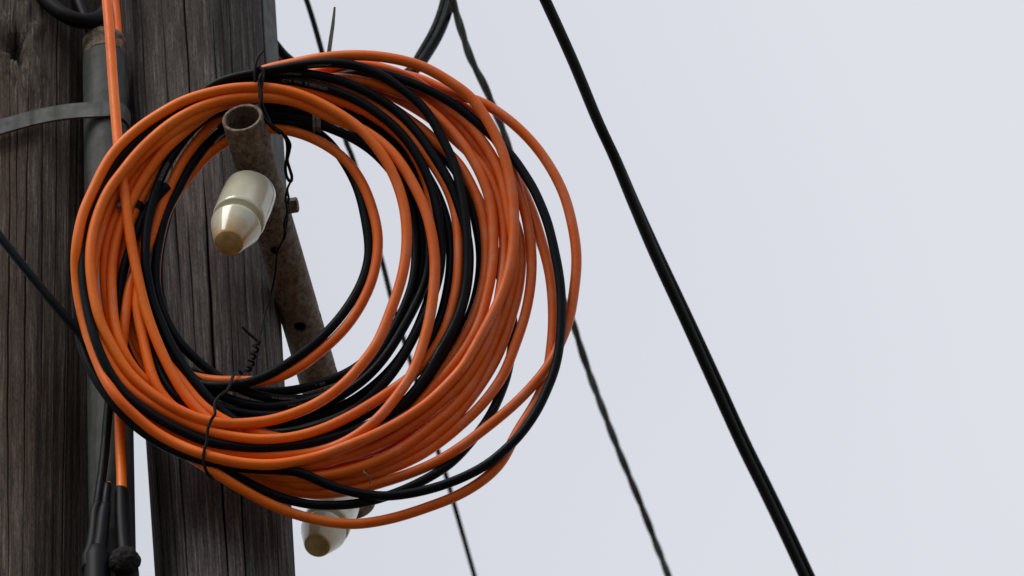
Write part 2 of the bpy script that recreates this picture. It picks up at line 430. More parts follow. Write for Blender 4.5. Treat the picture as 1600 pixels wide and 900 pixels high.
pr += [(CR - .0022, zc + 0.020), (CR + .0002, zc + .022), (CR + .0002, clen - .002), (CR - .001, clen)]
b2 = link("threaded_end", pipe_shell("threaded_end", pr, CR - .0045), M_RUSTDK)
axis_obj(b2, cbase, cax); b2.parent = cond; b2.matrix_parent_inverse = Matrix.Translation(-Vector(cbase)); b2['label'] = "rusty brown threaded end"

# band strap round pole and conduit
def hull(pts):
    pts = sorted(map(tuple, pts)); lo = []; hi = []
    for seq, out in ((pts, lo), (pts[::-1], hi)):
        for p in seq:
            while len(out) >= 2 and (out[-1][0] - out[-2][0]) * (p[1] - out[-2][1]) - (out[-1][1] - out[-2][1]) * (p[0] - out[-2][0]) <= 0: out.pop()
            out.append(p)
    return np.array(lo[:-1] + hi[:-1])
pc = onY(165, 178, Y_COND); cx = pc[0]
pl = onY(15.0, 200, Y_LEFT); lx = pl[0]
zA = onY(165, 175, Y_COND - CR)[2]; zB = onY(0, 201, Y_LEFT - LR_T - .006)[2]
aa = np.linspace(0, 2 * math.pi, 160, endpoint=False)
def ring(off):
    c1 = np.stack([cx + (CR + off) * np.cos(aa), Y_COND + (CR + off) * np.sin(aa)], 1)
    c2 = np.stack([lx + (LR_T + 0.006 + off) * np.cos(aa), Y_LEFT + (LR_T + 0.006 + off) * np.sin(aa)], 1)
    h = hull(np.vstack([c1, c2])); h = np.c_[h, np.zeros(len(h))]
    return spline(h, 0.006, closed=True)[:, :2]
ro = ring(0.0045); kz = (zA - zB) / (cx - onY(0, 201, Y_LEFT - LR_T)[0])
ctr = ro.mean(0); nb = len(ro); V = []
t_ = np.roll(ro, -1, 0) - np.roll(ro, 1, 0); t_ /= np.linalg.norm(t_, axis=1)[:, None]; nrm = np.stack([t_[:, 1], -t_[:, 0]], 1)
bh = 12 * S / 0.67
for i in range(nb):
    fx = min(1, max(0, (cx - ro[i, 0]) / (165 * S)))
    zz = zA + kz * (ro[i, 0] - cx) + 0.009 * math.sin(math.pi * fx) + 0.0012 * math.sin(i * 0.13)
    pin = ro[i] - nrm[i] * 0.0032
    V += [(ro[i, 0], ro[i, 1], zz - bh), (ro[i, 0], ro[i, 1], zz + bh), (pin[0], pin[1], zz + bh), (pin[0], pin[1], zz - bh)]
F = []
for i in range(nb):
    a, b_ = 4 * i, 4 * ((i + 1) % nb)
    for k in range(4): F.append((a + k, b_ + k, b_ + (k + 1) % 4, a + (k + 1) % 4))
bo = link("band_strap", pydata("band_strap", V, F), M_GALV, smooth=False)
tag(bo, "flat galvanised band clamping the conduit to the left pole", "strap")

# angle iron on the right side of the middle pole
Y_STRAP = Y_POLE - 0.030
def plate(name, q, th, m, parent=None):
    """quad of 4 world points given thickness along its normal"""
    q = [np.asarray(p, float) for p in q]; n = np.cross(q[1] - q[0], q[3] - q[0]); n /= np.linalg.norm(n)
    me = box(name, [p for p in q] + [p + n * th for p in q]); o = link(name, me, m, smooth=False)
    bv = o.modifiers.new("edge", 'BEVEL'); bv.width = min(0.0012, th * 0.3); bv.segments = 2
    return o
st0, st1 = onY(410, -60, Y_STRAP), onY(432, 322, Y_STRAP)
ang = empty("angle_bracket", st1, "grey steel angle bracket running up the right side of the middle pole", "bracket")
def sp(x0, y0, x1, y1, dy0=0.0):    # bottom/top line
    return onY(x0, y0, Y_STRAP + dy0), onY(x1, y1, Y_STRAP + dy0)
a0, a1 = sp(411, 322, 390, -60); b0, b1_ = sp(424, 322, 403.5, -60); c0, c1_ = onY(446, 322, Y_STRAP + 0.03), onY(423, -60, Y_STRAP + 0.03)
seat(plate("flange", [a0, b0, b1_, a1], 0.004, M_GALV), ang)
seat(plate("flange", [b0 + [0.0006, 0, 0], c0, c1_, b1_ + [0.0006, 0, 0]], 0.004, M_GALV), ang)

# ------------------------------------------------------------------ crossarm tube
def tube_depth(py):
    return coil_depth(183, 0) - 25 * S + 0.74 * S * 1.25 * (py - 183) * 0.98
T0 = at(378.5, 184, tube_depth(184)); T1 = at(556, 790, tube_depth(790))
tax = T1 - T0; TL = np.linalg.norm(tax); tax /= TL
TR = 32.5 * S
arm = empty("steel_tube_arm", T0, "rusty steel tube arm with an open end passing through the coil", "tube")
def hole_tube(R_, L, holes, nl=260, na=72):
    ss = np.linspace(0, L, nl); th = np.arange(na) / na * 2 * math.pi
    bm = bmesh.new(); grid = [[None] * na for _ in ss]
    for i, s_ in enumerate(ss):
        for k, a in enumerate(th):
            grid[i][k] = bm.verts.new((R_ * math.cos(a), R_ * math.sin(a), s_))
    def loc(s_, a, h):
        da = (a - h[1] + math.pi) % (2 * math.pi) - math.pi
        return s_ - h[0], da * R_
    for i in range(nl - 1):
        for k in range(na):
            k2 = (k + 1) % na
            sm = (ss[i] + ss[i + 1]) / 2; am = th[k] + math.pi / na
            if any(math.hypot(*loc(sm, am, h)) < h[2] for h in holes): continue
            bm.faces.new((grid[i][k], grid[i][k2], grid[i + 1][k2], grid[i + 1][k]))
    for v in [v for v in bm.verts if not v.link_faces]: bm.verts.remove(v)
    for v in bm.verts:
        if v.is_boundary:
            s_ = v.co.z; a = math.atan2(v.co.y, v.co.x)
            for h in holes:
                x, y = loc(s_, a, h); d = math.hypot(x, y)
                if d < h[2] * 1.6 and d > 1e-6:
                    x *= h[2] / d; y *= h[2] / d; a2 = h[1] + y / R_
                    v.co = (R_ * math.cos(a2), R_ * math.sin(a2), h[0] + x)
    me = bpy.data.meshes.new("tube_body"); bm.to_mesh(me); bm.free(); return me
# local frame of the tube: z along it, x to the right in the picture
tz = tax; tx = RT - np.dot(RT, tz) * tz; tx /= np.linalg.norm(tx); ty = np.cross(tz, tx)
def th_of(px, py):                  # (s, theta) of the surface point of the tube nearest the camera under a pixel
    best = None
    for s_ in np.linspace(0, TL, 400):
        for a in np.linspace(0, 2 * math.pi, 120, endpoint=False):
            p = T0 + tz * s_ + TR * (math.cos(a) * tx + math.sin(a) * ty)
            nv = math.cos(a) * tx + math.sin(a) * ty
            if np.dot(nv, FW) > -0.02: continue
            d = p - CAM; k = np.dot(d, FW)
            e = (800 + np.dot(d, RT) / k * FPX - px) ** 2 + (450 - np.dot(d, UP) / k * FPX - py) ** 2
            if best is None or e < best[0]: best = (e, s_, a)
    return best[1], best[2]
holes = []
for (hx, hy, hr) in [(467, 512, 11), (430, 393, 9), (505, 486, 9), (529, 575, 9)]:
    s_, a = th_of(hx, hy); holes.append((s_, a, hr * S))
tb = link("tube_body", hole_tube(TR, TL, holes), M_RUST); axis_obj(tb, T0, tz, tx)
so = tb.modifiers.new("wall", 'SOLIDIFY'); so.thickness = 0.0042; so.offset = -1
tb.parent = arm; tb.matrix_parent_inverse = Matrix.Translation(-Vector(T0))
# bolt through the tube
def hexbolt(name, p, d, rad, h, m, parent):
    V = []; 
    prof = [(rad, 0), (rad, h * 0.82), (rad * 0.86, h)]
    for r, z in prof:
        for k in range(6): V.append((r * math.cos(k * math.pi / 3), r * math.sin(k * math.pi / 3), z))
    F = [tuple(range(6))[::-1], tuple(range(12, 18))]
    for i in range(2):
        for k in range(6): F.append((i * 6 + k, i * 6 + (k + 1) % 6, (i + 1) * 6 + (k + 1) % 6, (i + 1) * 6 + k))
    o = link(name, pydata(name, V, F), m, smooth=False); axis_obj(o, p, d, (0.3, 0.2, 1))
    o.parent = parent; o.matrix_parent_inverse = Matrix.Translation(-Vector(parent.location)); return o
sB, aB = th_of(454, 318)
pB = T0 + tz * sB + TR * tx * 0.995
wsh = link("washer", lathe("washer", [(13 * S, 0), (13 * S, .0025)], 24), M_RUST); axis_obj(wsh, pB, tx); wsh.parent = arm; wsh.matrix_parent_inverse = Matrix.Translation(-Vector(T0))
hexbolt("bolt", pB + tx * 0.0025, tx, 12.5 * S, 0.0095, M_RUST, arm)

# ------------------------------------------------------------------ insulators hanging under the arm
PROF = [(12, 3.2), (34, 2.6), (39, 1.6), (41.4, -0.6), (42.3, -5), (42.4, -18), (42.6, -50), (42.2, -76), (42.4, -80), (42, -83.5), (40.6, -86), (36.5, -88), (33.2, -90), (32.4, -93), (32.8, -100), (38.6, -101.6), (39.9, -102.6), (40.3, -104.5),
        (39.6, -107), (37.4, -115), (24.5, -152), (23.2, -155), (21.8, -156.5)]
def insulator(top_px, bot_px, depth_top, k, label, stem_to):
    ptop = at(*top_px, depth_top)
    Lr = 157 * S * k
    # bottom centre lies on the sight line of its pixel, a length Lr away, nearer the camera
    lo, hi = depth_top - Lr, depth_top
    dd = np.linspace(depth_top - Lr, depth_top, 4000)
    pb = CAM[None] + dd[:, None] * (FW + (bot_px[0] - 800) / FPX * RT - (bot_px[1] - 450) / FPX * UP)[None]
    i = np.argmin(abs(np.linalg.norm(pb - ptop, axis=1) - Lr)); pbot = pb[i]
    axd = ptop - pbot
    e = empty("porcelain_insulator", ptop, label, "insulator", "porcelain insulators on the tube arm")
    def put(o):
        axis_obj(o, ptop, axd); o.parent = e; o.matrix_parent_inverse = Matrix.Translation(-Vector(ptop)); return o
    prof = [(r * S * k, z * S * k) for r, z in PROF]
    # refine the profile a little so that the shading is smooth but the lips stay crisp
    b = put(link("insulator_body", lathe("insulator_body", prof, 64), M_PORC)); b.data.set_sharp_from_angle(angle=R(34))
    put(link("insulator_base", lathe("insulator_base", [(21.0 * S * k, -154.5 * S * k), (20.6 * S * k, -157.2 * S * k), (12 * S * k, -157.9 * S * k), (3 * S * k, -158 * S * k)], 40), M_UNGL))["label"] = "brown unglazed base"
    put(link("nut", lathe("nut", [(25 * S * k, 3.6 * S * k), (27 * S * k, 5.5 * S * k), (27 * S * k, 19 * S * k), (24 * S * k, 21 * S * k)], 6), M_RUST, smooth=False))
    seat(link("pin", sweep("pin", spline([ptop + (ptop - pbot) * 0.02, stem_to], 0.004), 8 * S * k, 14), M_RUST), e)
    return e
def tube_axis(py):
    f = (py - 184) / 606.0
    return T0 + (T1 - T0) * f
i1 = insulator((391, 301), (357, 381), float(np.dot(tube_axis(268) - CAM, FW)) - 58 * S, 1.0, "cream porcelain insulator hanging inside the coil beside the open tube end", tube_axis(262))
i2 = insulator((526, 785), (495, 853), float(np.dot(tube_axis(742) - CAM, FW)) - 58 * S, 0.93, "lower cream porcelain insulator half hidden below the bottom of the coil", tube_axis(740))

# ------------------------------------------------------------------ the cables of the coil
# every turn: (x, y[, layer]) traced along the cable; layers count cable diameters away from the front of the coil
Zc = lambda px, py, gap: z_of(onY(px, py, Y_COND - CR - gap), py)
OR = {}
OR['front'] = [(345,152,3),(375,128,2.5),(412,109,1.3),(450,101,.6),(480,94,.3),(520,88,0),(560,86),(600,89),(640,97),(670,108),(700,126),(730,146),(746,164),(764,192),(778,219),(790,250),(799,290),(803,330),(803,370,0),(800,404),(792,436),(780,470),(761,508),(740,546),(724,574),(700,600),(670,629),(645,646),(620,662),(580,682),(540,698),(500,713),(460,722),(430,726),(400,726),(360,721),(320,711),(280,696),(240,674),(214,652),(190,630,.2),(170,604,.7),(157,578,1.2),(146,550,1.5),(135,518,1.6),(128,490,1.5),(122,460,1.25),(119,430,1.1),(118,400,.9),(122,366,.5),(126,348,.3),(130,330),(143,303),(160,266),(182,232),(222,196),(250,178),(290,156),(350,140,0),(400,136),(440,140),(480,152),(520,172),(560,198),(581,220),(600,246),(613,268),(625,298),(633,330),(636,370),(633,410),(624,448),(611,484),(591,534),(571,562),(540,598),(500,628),(460,646),(420,658),(390,661),(360,663),(320,658),(290,646),(255,628),(218,600),(194,574),(176,542),(159,510),(150,480),(142,430),(141,390),(148,350),(160,316),(173,290),(184,278),(210,244),(240,214),(270,190),(310,168),(350,156,.2),(385,152),(420,152,.4),(460,158,.7),(490,170,1),(520,186,1.1),(546,194,1),(570,204,.7),(595,222,.3),(612,237,0),(626,254),(644,284),(662,320),(672,352),(678,385),(680,420),(677,460),(671,500),(656,554),(643,586),(618,622),(594,651,0),(566,675,.1),(530,696,.2),(490,708,.6),(460,711,1),(420,712,1.3),(372,708,1.5),(330,704,1.6),(290,688,1.8),(262,672),(235,652),(208,622,2),(185,585,2.3),(165,540,2.6),(150,490,3)]
OR['second'] = [(500,128,3),(540,140,3),(570,152,2.6),(586,162,2.4),(612,184,2.2),(636,203,1.6),(660,234,1.2),(684,268,1),(700,296),(712,330),(716,365),(717,395),(715,440),(706,482),(693,522),(670,560,1.1),(648,584,1.2),(626,600,1),(600,618,.6),(575,634,.3),(540,654,.2),(500,672,0),(460,683),(420,687),(380,685),(340,678),(320,672),(280,656),(240,634),(206,612),(184,586),(168,560,.5),(150,524,1),(143,490,1.2),(143,450,1.4),(148,400,1.6),(158,356),(170,324),(182,298,1.9),(204,266,1.6),(230,238,1.4),(260,212,1.4),(290,192),(315,178),(350,164,1.6),(400,150,2),(440,140,2.2),(470,138,2),(520,154,1.8),(560,168,1.8),(600,192,1.9),(616,205,2.2),(636,224,2.6),(655,255,3),(672,300,3.4),(678,350,3.4)]
OR['dark'] = [(540,140,3.2),(580,150,3),(612,168,2.8),(646,192,2.4),(670,209,2.2),(690,232,2),(714,250,1.9),(729,275,1.8),(744,304),(754,336),(759,370),(760,400),(758,430),(749,470),(736,504),(720,536),(700,568),(680,592),(662,611),(642,632),(600,662,2),(560,680,2.2),(530,688,2.2),(490,693,2.3),(450,697,2.4),(400,694,2.6),(340,680,2.6),(290,656,2.6),(245,626,2.5),(210,587,2.5),(184,540,2.5),(170,492,2.4),(163,440,2.3),(163,415),(166,382),(174,354),(186,328),(204,290,2.3),(226,258),(246,232),(280,200,2.4),(330,168,2.8),(400,152,3.4)]
OR['g1'] = [(540,122,2.5),(560,126,2.4),(590,132,2.2),(614,142,2),(640,150,1.7),(656,160,1.4),(672,172,1.2),(696,194,1),(716,216),(736,244),(752,274),(764,306),(770,340),(771,375),(771,395),(768,430),(761,462),(753,494),(740,524),(720,556,1.3),(700,580,1.5),(680,602,1.6),(655,632,1.9),(620,667,1.9),(580,690,1.9),(540,707,1.9),(500,721,1.9),(450,730,2),(400,733,2.2),(350,726,2.4),(300,708,2.6),(250,682,2.8),(205,640,3),(172,590,3.2),(150,530,3.4),(140,480,3.4),(138,420,3.4),(143,370,3),(158,320),(185,272),(225,232,3),(270,198,3),(330,165,3.4),(400,140,3.6),(480,124,3),'closed']
OR['g2'] = [(520,140,3.6),(570,134,3.2),(600,144,2.9),(625,156,2.7),(650,170,2.5),(680,190,2.3),(710,218,2),(738,243,1.8),(760,268,1.6),(774,296,1.5),(782,324),(787,360),(788,400),(785,432,1.4),(779,470,1.2),(772,505,1.1),(759,540,1),(742,570),(721,600),(697,623),(668,647),(638,668),(599,691),(559,707),(520,719,1),(480,729,1.2),(430,733,1.6),(380,730,2.2),(330,716,2.6),(270,690,3),(215,648,3.2),(180,605,3.6),(155,550,3.8),(140,490,3.8),(136,430,3.8),(141,372,3.8),(155,326,3.8),(182,282,3.6),(222,242,3.4),(270,206,3.6),(340,172,4),(420,152,4.4),(470,142,4),'closed']
OR['q1'] = [(560,118,3.2),(600,124,3),(640,140,2.6),(664,152,2.4),(684,166,2.2),(704,181,2),(720,198,1.9),(736,218),(752,238),(768,262,2),(784,300,2.2),(800,335,2.2),(811,365,2),(815,395),(814,420),(809,460),(797,502),(783,545),(757,593),(718,645),(680,680,1.8),(640,705),(600,724),(560,738,1.9),(520,747,2),(470,748,2.2),(420,742,2.6),(370,732,3),(320,716,3.3),(260,688,3.8),(210,645,4.2),(175,600,4.4)]
OR['q2'] = [(520,106,2.6),(560,99,2),(600,107,1.8),(630,117,1.6),(655,130,1.5),(680,150,1.6),(700,168,1.5),(734,195,1.2),(752,218,1),(768,241),(781,268),(789,296),(794,325,1),(800,360,1.1),(806,395,1.2),(805,420),(799,446),(793,472),(781,508),(763,552),(747,585),(733,609),(707,639),(677,664,1.2),(648,687),(610,711),(570,728),(520,742,1.3),(480,746,1.6),(440,746,2),(400,738,2.6),(350,724,3.2),(290,698,3.8),(230,660,4.2),(185,610,4.4),(158,560,4.4),(141,500,4.4),(134,440,4.4),(138,380,4.4),(150,334,4.4),(176,284,4.2),(218,240,4),(262,208,4.2),(330,172,4.6),(400,140,4.4),(470,120,3),'closed']
OR['s3'] = [(540,118,3.4),(590,116,3.2),(640,126,3),(690,146,2.9),(735,174,2.6),(766,203,2.2),(787,238,1.9),(802,272,1.6),(811,298,1.4),(819,325),(826,357),(830,390),(831,420),(827,462),(817,505),(798,558),(787,586),(762,622),(740,646),(720,664),(700,682),(680,696),(660,710),(627,726),(587,741),(540,753),(520,756),(480,758,1.4),(440,752,1.8),(400,742,2.4),(350,728,3.4),(300,705,4),(240,668,4.6),(195,622,5),(165,575,5)]
OR['outer_low'] = [(765,203,3.4),(790,242,3),(808,280,2.4),(822,308,2),(835,340,1.9),(848,384),(854,405),(860,432),(864,475),(864,515),(861,545,2),(857,575,2.2),(850,602,2),(831,640,1.6),(812,668,1.2),(800,690),(787,718),(763,744),(720,772),(667,793),(613,810),(560,819),(520,817),(480,809),(440,796),(400,777),(360,754),(336,738),(310,722,1.8),(280,703,2.2),(240,674,3),(205,636,3.6),(170,585,4.4),(150,540,4.6)]
OR['outer'] = [(500,112,3.4),(560,108,3),(610,114,2.6),(640,119,2.2),(656,123,1.9),(680,134,1.4),(710,148,1.2),(730,152,1.1),(750,158,1),(780,176),(810,200),(840,232),(864,268),(882,305),(893,345),(900,385),(901,417),(896,462),(889,502),(878,530),(866,556),(855,575),(840,594),(816,620),(790,644),(760,668),(738,685),(715,702),(680,723),(640,740),(600,753),(570,762),(540,768),(500,773),(460,768,1.4),(420,756,1.9),(380,742,2.6),(340,724,3.6),(290,698,4.4),(235,660,5),(190,612,5.4),(160,563,5.4),(142,505,5.2),(133,450,5),(136,400),(146,346),(170,296),(212,250,5),(265,212,5),(330,178,5),(400,145,4.6),(450,122,4),'closed']
OR['l5'] = [(360,160,3.6),(330,172,3.4),(300,196,3.2),(280,213,3),(260,231,2.6),(238,259,2.2),(218,290,1.9),(202,322),(190,348),(180,383),(174,420),(174,445),(175,470),(178,504),(186,532),(196,556),(212,580,2),(240,606,2.3),(280,632,2.6),(330,655,3),(400,668,3.4)]
OR['l6'] = [(360,164,4),(330,176,3.8),(300,202,3.6),(276,226,3.2),(254,252,2.8),(236,284,2.5),(216,318,2.3),(202,352),(193,388),(189,415),(187,450,2.6),(190,500,3),(204,550,3.4),(240,600,3.6),(290,640,3.8)]
OR['tail'] = [(380,170,5),(358,176,4.8),(338,188,4.4),(310,218,4),(284,254,3.6),(262,298,3.2),(250,325),(240,355),(232,385,3.2),(219,408,3.1),(205,438,2.9),(197,485,2.7),(192,528,2.6),(189,570,3),(187,610,4),(187,650,4.6),(188,700,Zc(188,700,.012)),(190,745,Zc(190,745,.012)),(190,790,Zc(190,790,.012))]
OR['inner'] = [(346,226,5.2),(320,246,5),(296,275),(276,302),(262,325),(254,352,4.8),(246,390),(242,430),(245,460),(255,500),(266,545,4.6),(276,578,4.4),(290,587,4),(310,591),(340,596,3.2),(367,595,3),(395,596,3),(420,595,2.8),(447,585,2.6),(473,571),(513,539),(540,512),(564,477),(583,434),(590,396),(591,370),(585,337),(568,289),(541,250),(512,228),(480,212),(450,203),(424,201,3.6),(395,204,4.8),(370,213,5.4),'closed']
OR['drop'] = [(160,-60,9.5),(164,-30,8.6),(168,13,7.2),(172,60,6),(175,107,4.8),(179,160,3.7),(184,221,2.6),(188,262,1.8),(191,282,1.3),(196,310,1.1),(202,360),(210,406),(218,445),(230,492),(248,540),(265,576),(281,606),(302,634,1.1),(318,650,1.4),(345,668,1.8),(390,684,2.2),(440,694,2.6)]
OR['d2'] = [(255,560,3),(285,596,2.8),(308,626,2.4),(330,645,2.2),(360,662,1.8),(386,672,1.3),(410,679,1.3),(440,685,1.8)]
OR['fill'] = [(690,668,3.2),(650,692,3.2),(610,712,3.2),(570,723,3),(530,731,2.8),(490,736,2.8),(450,738,2.8),(400,734,3),(350,722,3.6),(300,702,4)]
OR['fill2'] = [(768,520,3.6),(756,552,3.6),(741,582,3.6),(726,606,3.6),(700,636,3.6),(671,660,3.6),(642,683,3.6),(604,707,3.6),(564,722,3.6),(520,732,3.6),(470,738,3.6),(420,736,3.8),(360,724,4.2)]
OR['m'] = [(226,380,3),(221,420,2.7),(217,450,2.5),(213,478,2.2),(222,520,2),(230,560,1.9),(240,594,1.9),(249,612,2),(270,636,2.2),(310,660,2.6)]
OR['m2'] = [(226,360,4.6),(212,410,4.4),(204,450,4),(202,480,3.6),(203,508,3.4),(208,532,3.2),(219,552,3.2),(240,574,3.4),(266,582,3.8)]
BK = {}
BK['front'] = [(300,160,1.8),(333,132,1.4),(360,122,1.1),(400,114,.9),(430,109,.7),(450,105,.5),(480,100,.3),(520,98),(550,101),(580,110),(610,126),(640,148),(664,170),(681,197),(698,230),(710,256),(719,290),(725,325),(729,355),(731,390),(730,430),(724,470),(712,504),(697,532),(681,560),(664,590,.6),(640,620,1.25),(615,645,1.3),(580,662,1.1),(540,678,1.0),(500,689,.9),(460,697,.8),(420,700,.6),(380,699),(350,695),(320,690),(300,681),(260,662),(220,636),(190,610,.3),(168,577,.2),(152,541,.1),(142,508,.1),(135,476,.1),(130,443,.2),(129,410,.2),(132,370,.4),(144,326,.8),(159,296,1),(172,270),(186,248),(202,233,1),(240,197,1),(270,178,1),(310,158,1.1),(345,147,1.2),(380,140,1.8)]
BK['b2'] = [(360,126,1.8),(395,117,1.5),(412,115,1.2),(440,112,.9),(480,115),(520,122),(550,132),(580,147),(610,165),(634,186),(656,211),(676,240),(692,266),(706,290),(716,318,1.2),(726,350,1.4),(733,385,1.5),(733,420),(728,460),(716,500),(702,535),(684,567),(662,600,1.6),(632,634,1.6),(600,655,1.7),(560,674),(510,690,1.9),(460,700,2),(400,704,2.2),(340,694,2.4),(290,672,2.6),(240,640,2.8)]
BK['b3'] = [(380,134,1.8),(416,126,1.3),(440,124,.9),(480,130,.7),(510,138),(540,148),(570,163),(600,184),(622,203),(644,230),(660,257),(674,290),(682,320),(687,360),(690,400),(684,440,1.4),(672,476,1.6),(656,508,1.6),(640,540,1.5),(616,580),(590,610),(562,636),(530,655,1.6),(490,668,1.8),(450,676,2),(400,678,2.2),(350,668,2.4),(300,640,2.6),(264,608,2.8),(250,580),(238,550),(222,510,3),(210,470,3.2)]
BK['b4'] = [(560,184,3.2),(600,200,3),(640,236,2.8),(664,268,2.6),(682,300,2.4),(697,340),(704,380),(704,420),(698,460),(687,502),(672,535),(654,570,2.4),(630,600),(600,630),(560,655,2.6),(510,674),(450,682,2.8),(400,680,2.8)]
BK['b5'] = [(660,215,2.6),(690,240,2.2),(714,270,2),(732,300,1.8),(744,350),(751,390),(750,430),(742,470),(729,506),(714,535),(698,563),(682,587),(650,622,1.9),(616,652,2),(580,670),(540,684),(480,697,2.6),(420,704,2.8)]
BK['b6'] = [(340,200,4.8),(380,186,4.8),(424,181,3.8),(470,186,3.2),(512,199),(550,215),(580,234),(604,258),(626,287),(638,314),(647,350),(650,380),(650,405),(646,440),(633,478),(612,520),(592,556),(566,586),(530,608),(490,625),(450,634),(410,636),(370,628),(335,614),(300,590,3.6),(270,556,4),(250,515,4.6)]
BK['b7'] = [(400,176,4.6),(424,172,3.8),(470,175,3.2),(520,186),(560,204),(596,232),(624,264),(644,302),(656,340),(661,380),(660,415),(650,456),(630,488),(606,525),(575,560),(545,582),(500,600),(460,610),(420,613),(380,607),(340,600,3.8),(300,580,4.2)]
BK['b8'] = [(410,168,4.6),(430,165,3.8),(480,164,3.4),(530,172),(575,194),(612,226),(640,264),(660,307),(668,350),(671,395),(668,430),(655,465),(634,505),(606,552),(575,588),(540,614),(500,635),(460,646),(420,650),(380,646),(340,634),(300,612,3.4),(272,580,3.8)]
BK['b9'] = [(420,164,4.8),(440,160,4),(490,158,3.8),(540,168),(590,192),(628,224),(654,264),(669,302),(679,345),(683,390),(681,430),(668,472),(648,522),(622,564),(590,598),(550,627),(510,646),(460,660),(420,668),(380,668),(340,656,3.6)]
BK['l1'] = [(380,170,4.6),(350,172,4),(330,178,3.4),(300,202,3),(274,236,2.6),(254,270),(242,302),(232,340),(227,380),(228,420),(238,470),(254,510),(270,544),(288,573),(310,604,2),(330,626),(345,640,1.6),(360,653,1.5),(385,668,1.8),(430,680,2.2)]
BK['l2'] = [(380,188,5),(346,204,4.4),(320,230,4),(296,262,3.7),(276,302,3.5),(262,325),(254,350),(246,390),(242,430),(246,460),(258,496),(278,532),(300,556),(328,580),(350,594,3.7),(372,607,3.7),(410,620,3.6),(450,625),(500,620),(540,604),(576,578),(606,545),(630,505),(652,462),(668,425,3.6)]
BK['inner'] = [(300,596,3.8),(335,604,3),(380,600,2.4),(420,586,2.2),(460,561),(505,525),(540,485),(566,441),(577,400),(576,375),(570,337),(560,296,3),(541,258,3.8),(513,220,4),(480,197),(450,191),(430,190,4),(395,194,5.2),(370,200,5.6),(346,210,5.6),(316,236,5.4),(290,272,5.2),(270,312,5),(256,360,5),(248,410,5),(250,460,5),(264,515,4.6),(282,560,4.2),'closed']
BK['l3'] = [(262,290,3.2),(240,312,2.9),(228,330,2.7),(216,356,2.6),(204,388,2.6),(194,416),(188,446),(184,474),(186,505,2.8),(196,545,3),(215,580,3.2),(250,615,3.4),(300,650,3.6)]
BK['outer'] = [(520,120,3.2),(560,114,2.6),(594,114,1.8),(620,122,1.2),(650,132,.9),(680,146),(715,166),(738,185),(758,202),(778,222,1.1),(800,243,.8),(816,267,.4),(833,293,.1),(844,318,0),(856,348),(867,395),(873,425),(877,460),(877,500),(875,535),(868,575),(856,606),(838,644),(810,683),(790,702),(760,727),(707,753),(653,769),(620,774),(600,776),(560,771),(520,761),(490,747),(468,737,.5),(440,734,.8),(400,733,.9),(360,729),(326,723),(310,718),(270,704),(230,680),(200,656),(176,630),(154,600),(136,568,.9),(127,540,1.5),(122,514,2),(120,490,2.1),(119,465,2.2),(121,430,2.3),(127,380,2.4),(142,325,2.6),(170,270,2.8),(210,228,2.8),(260,188,2.8)]
BK['lower'] = [(720,262,3.4),(748,310,3.2),(765,355,3),(773,392,2.8),(779,425,2.6),(790,457,2.8),(800,490,3),(803,518,3),(798,555,2.8),(792,588,2.6),(779,623),(763,655),(741,684,2),(707,722,1.6),(667,748,1.4),(625,768,1.2),(580,783,1),(550,788),(520,790),(480,788),(440,778),(410,766),(380,750),(350,736,1.4),(320,718,2),(280,698,2.8),(230,662,3.6)]
BK['l4'] = [(250,320,4.8),(236,350,4.8),(222,395,4.8),(214,440,4.8),(212,490,4.8),(218,540,4.8),(242,590,4.8),(282,628,4.8),(330,650,4.6)]
BK['tail'] = [(186,560,4.4),(178,585,4.4),(172,615,4.8),(168,655,5.2),(163,713,Zc(163,713,.012)),(156,767,Zc(156,767,.012)),(151,800,Zc(151,800,.012))]
BK['feed'] = [(-150,190,3),(-60,298,2.2),(-20,346,1.6),(0,370,1.3),(30,408,1.1),(60,445),(100,493),(125,520,1.1),(148,545,1.2),(165,570,1.8),(182,602,2.6)]

STEP = 6.0
strands = []
for colour, D in (('orange', OR), ('black', BK)):
    for key, pts in D.items():
        closed = pts[-1] == 'closed'
        if closed: pts = pts[:-1]
        zi = [i for i, p in enumerate(pts) if len(p) == 3]; zv = [pts[i][2] for i in zi]
        if closed: zz = np.interp(np.arange(len(pts)), [zi[-1] - len(pts)] + zi + [zi[0] + len(pts)], [zv[-1]] + zv + [zv[0]])
        else: zz = np.interp(np.arange(len(pts)), zi, zv)
        P = np.array([[p[0], p[1], zz[i] * DIA] for i, p in enumerate(pts)], float)
        Q = spline(P, STEP, closed); Q = smooth(Q, 2.6, closed); Q[:, 2] = smooth(Q, 4, closed)[:, 2]
        strands.append(dict(colour=colour, key=key, closed=closed, P=Q, r=((17.0 if key == 'front' else 16.4) if colour == 'orange' else 15.0) / 2))
# push crossing cables apart in depth until they only touch
XY = np.vstack([s_['P'][:, :2] for s_ in strands]); Z0 = np.concatenate([s_['P'][:, 2] for s_ in strands])
SID = np.concatenate([[i] * len(s_['P']) for i, s_ in enumerate(strands)]); IDX = np.concatenate([np.arange(len(s_['P'])) for s_ in strands])
RAD = np.concatenate([[s_['r']] * len(s_['P']) for s_ in strands]); LEN = np.array([len(s_['P']) for s_ in strands])
pi, pj = [], []
for a in range(0, len(XY), 400):
    d2 = ((XY[a:a + 400, None] - XY[None]) ** 2).sum(-1)
    ii, jj = np.where(d2 < 16.3 ** 2); ii = ii + a
    k = jj > ii; pi.append(ii[k]); pj.append(jj[k])
pi = np.concatenate(pi); pj = np.concatenate(pj)
same = SID[pi] == SID[pj]; gap = np.abs(IDX[pi] - IDX[pj]); gap = np.minimum(gap, LEN[SID[pi]] - gap)
keep = ~same | (gap > 12); pi, pj = pi[keep], pj[keep]
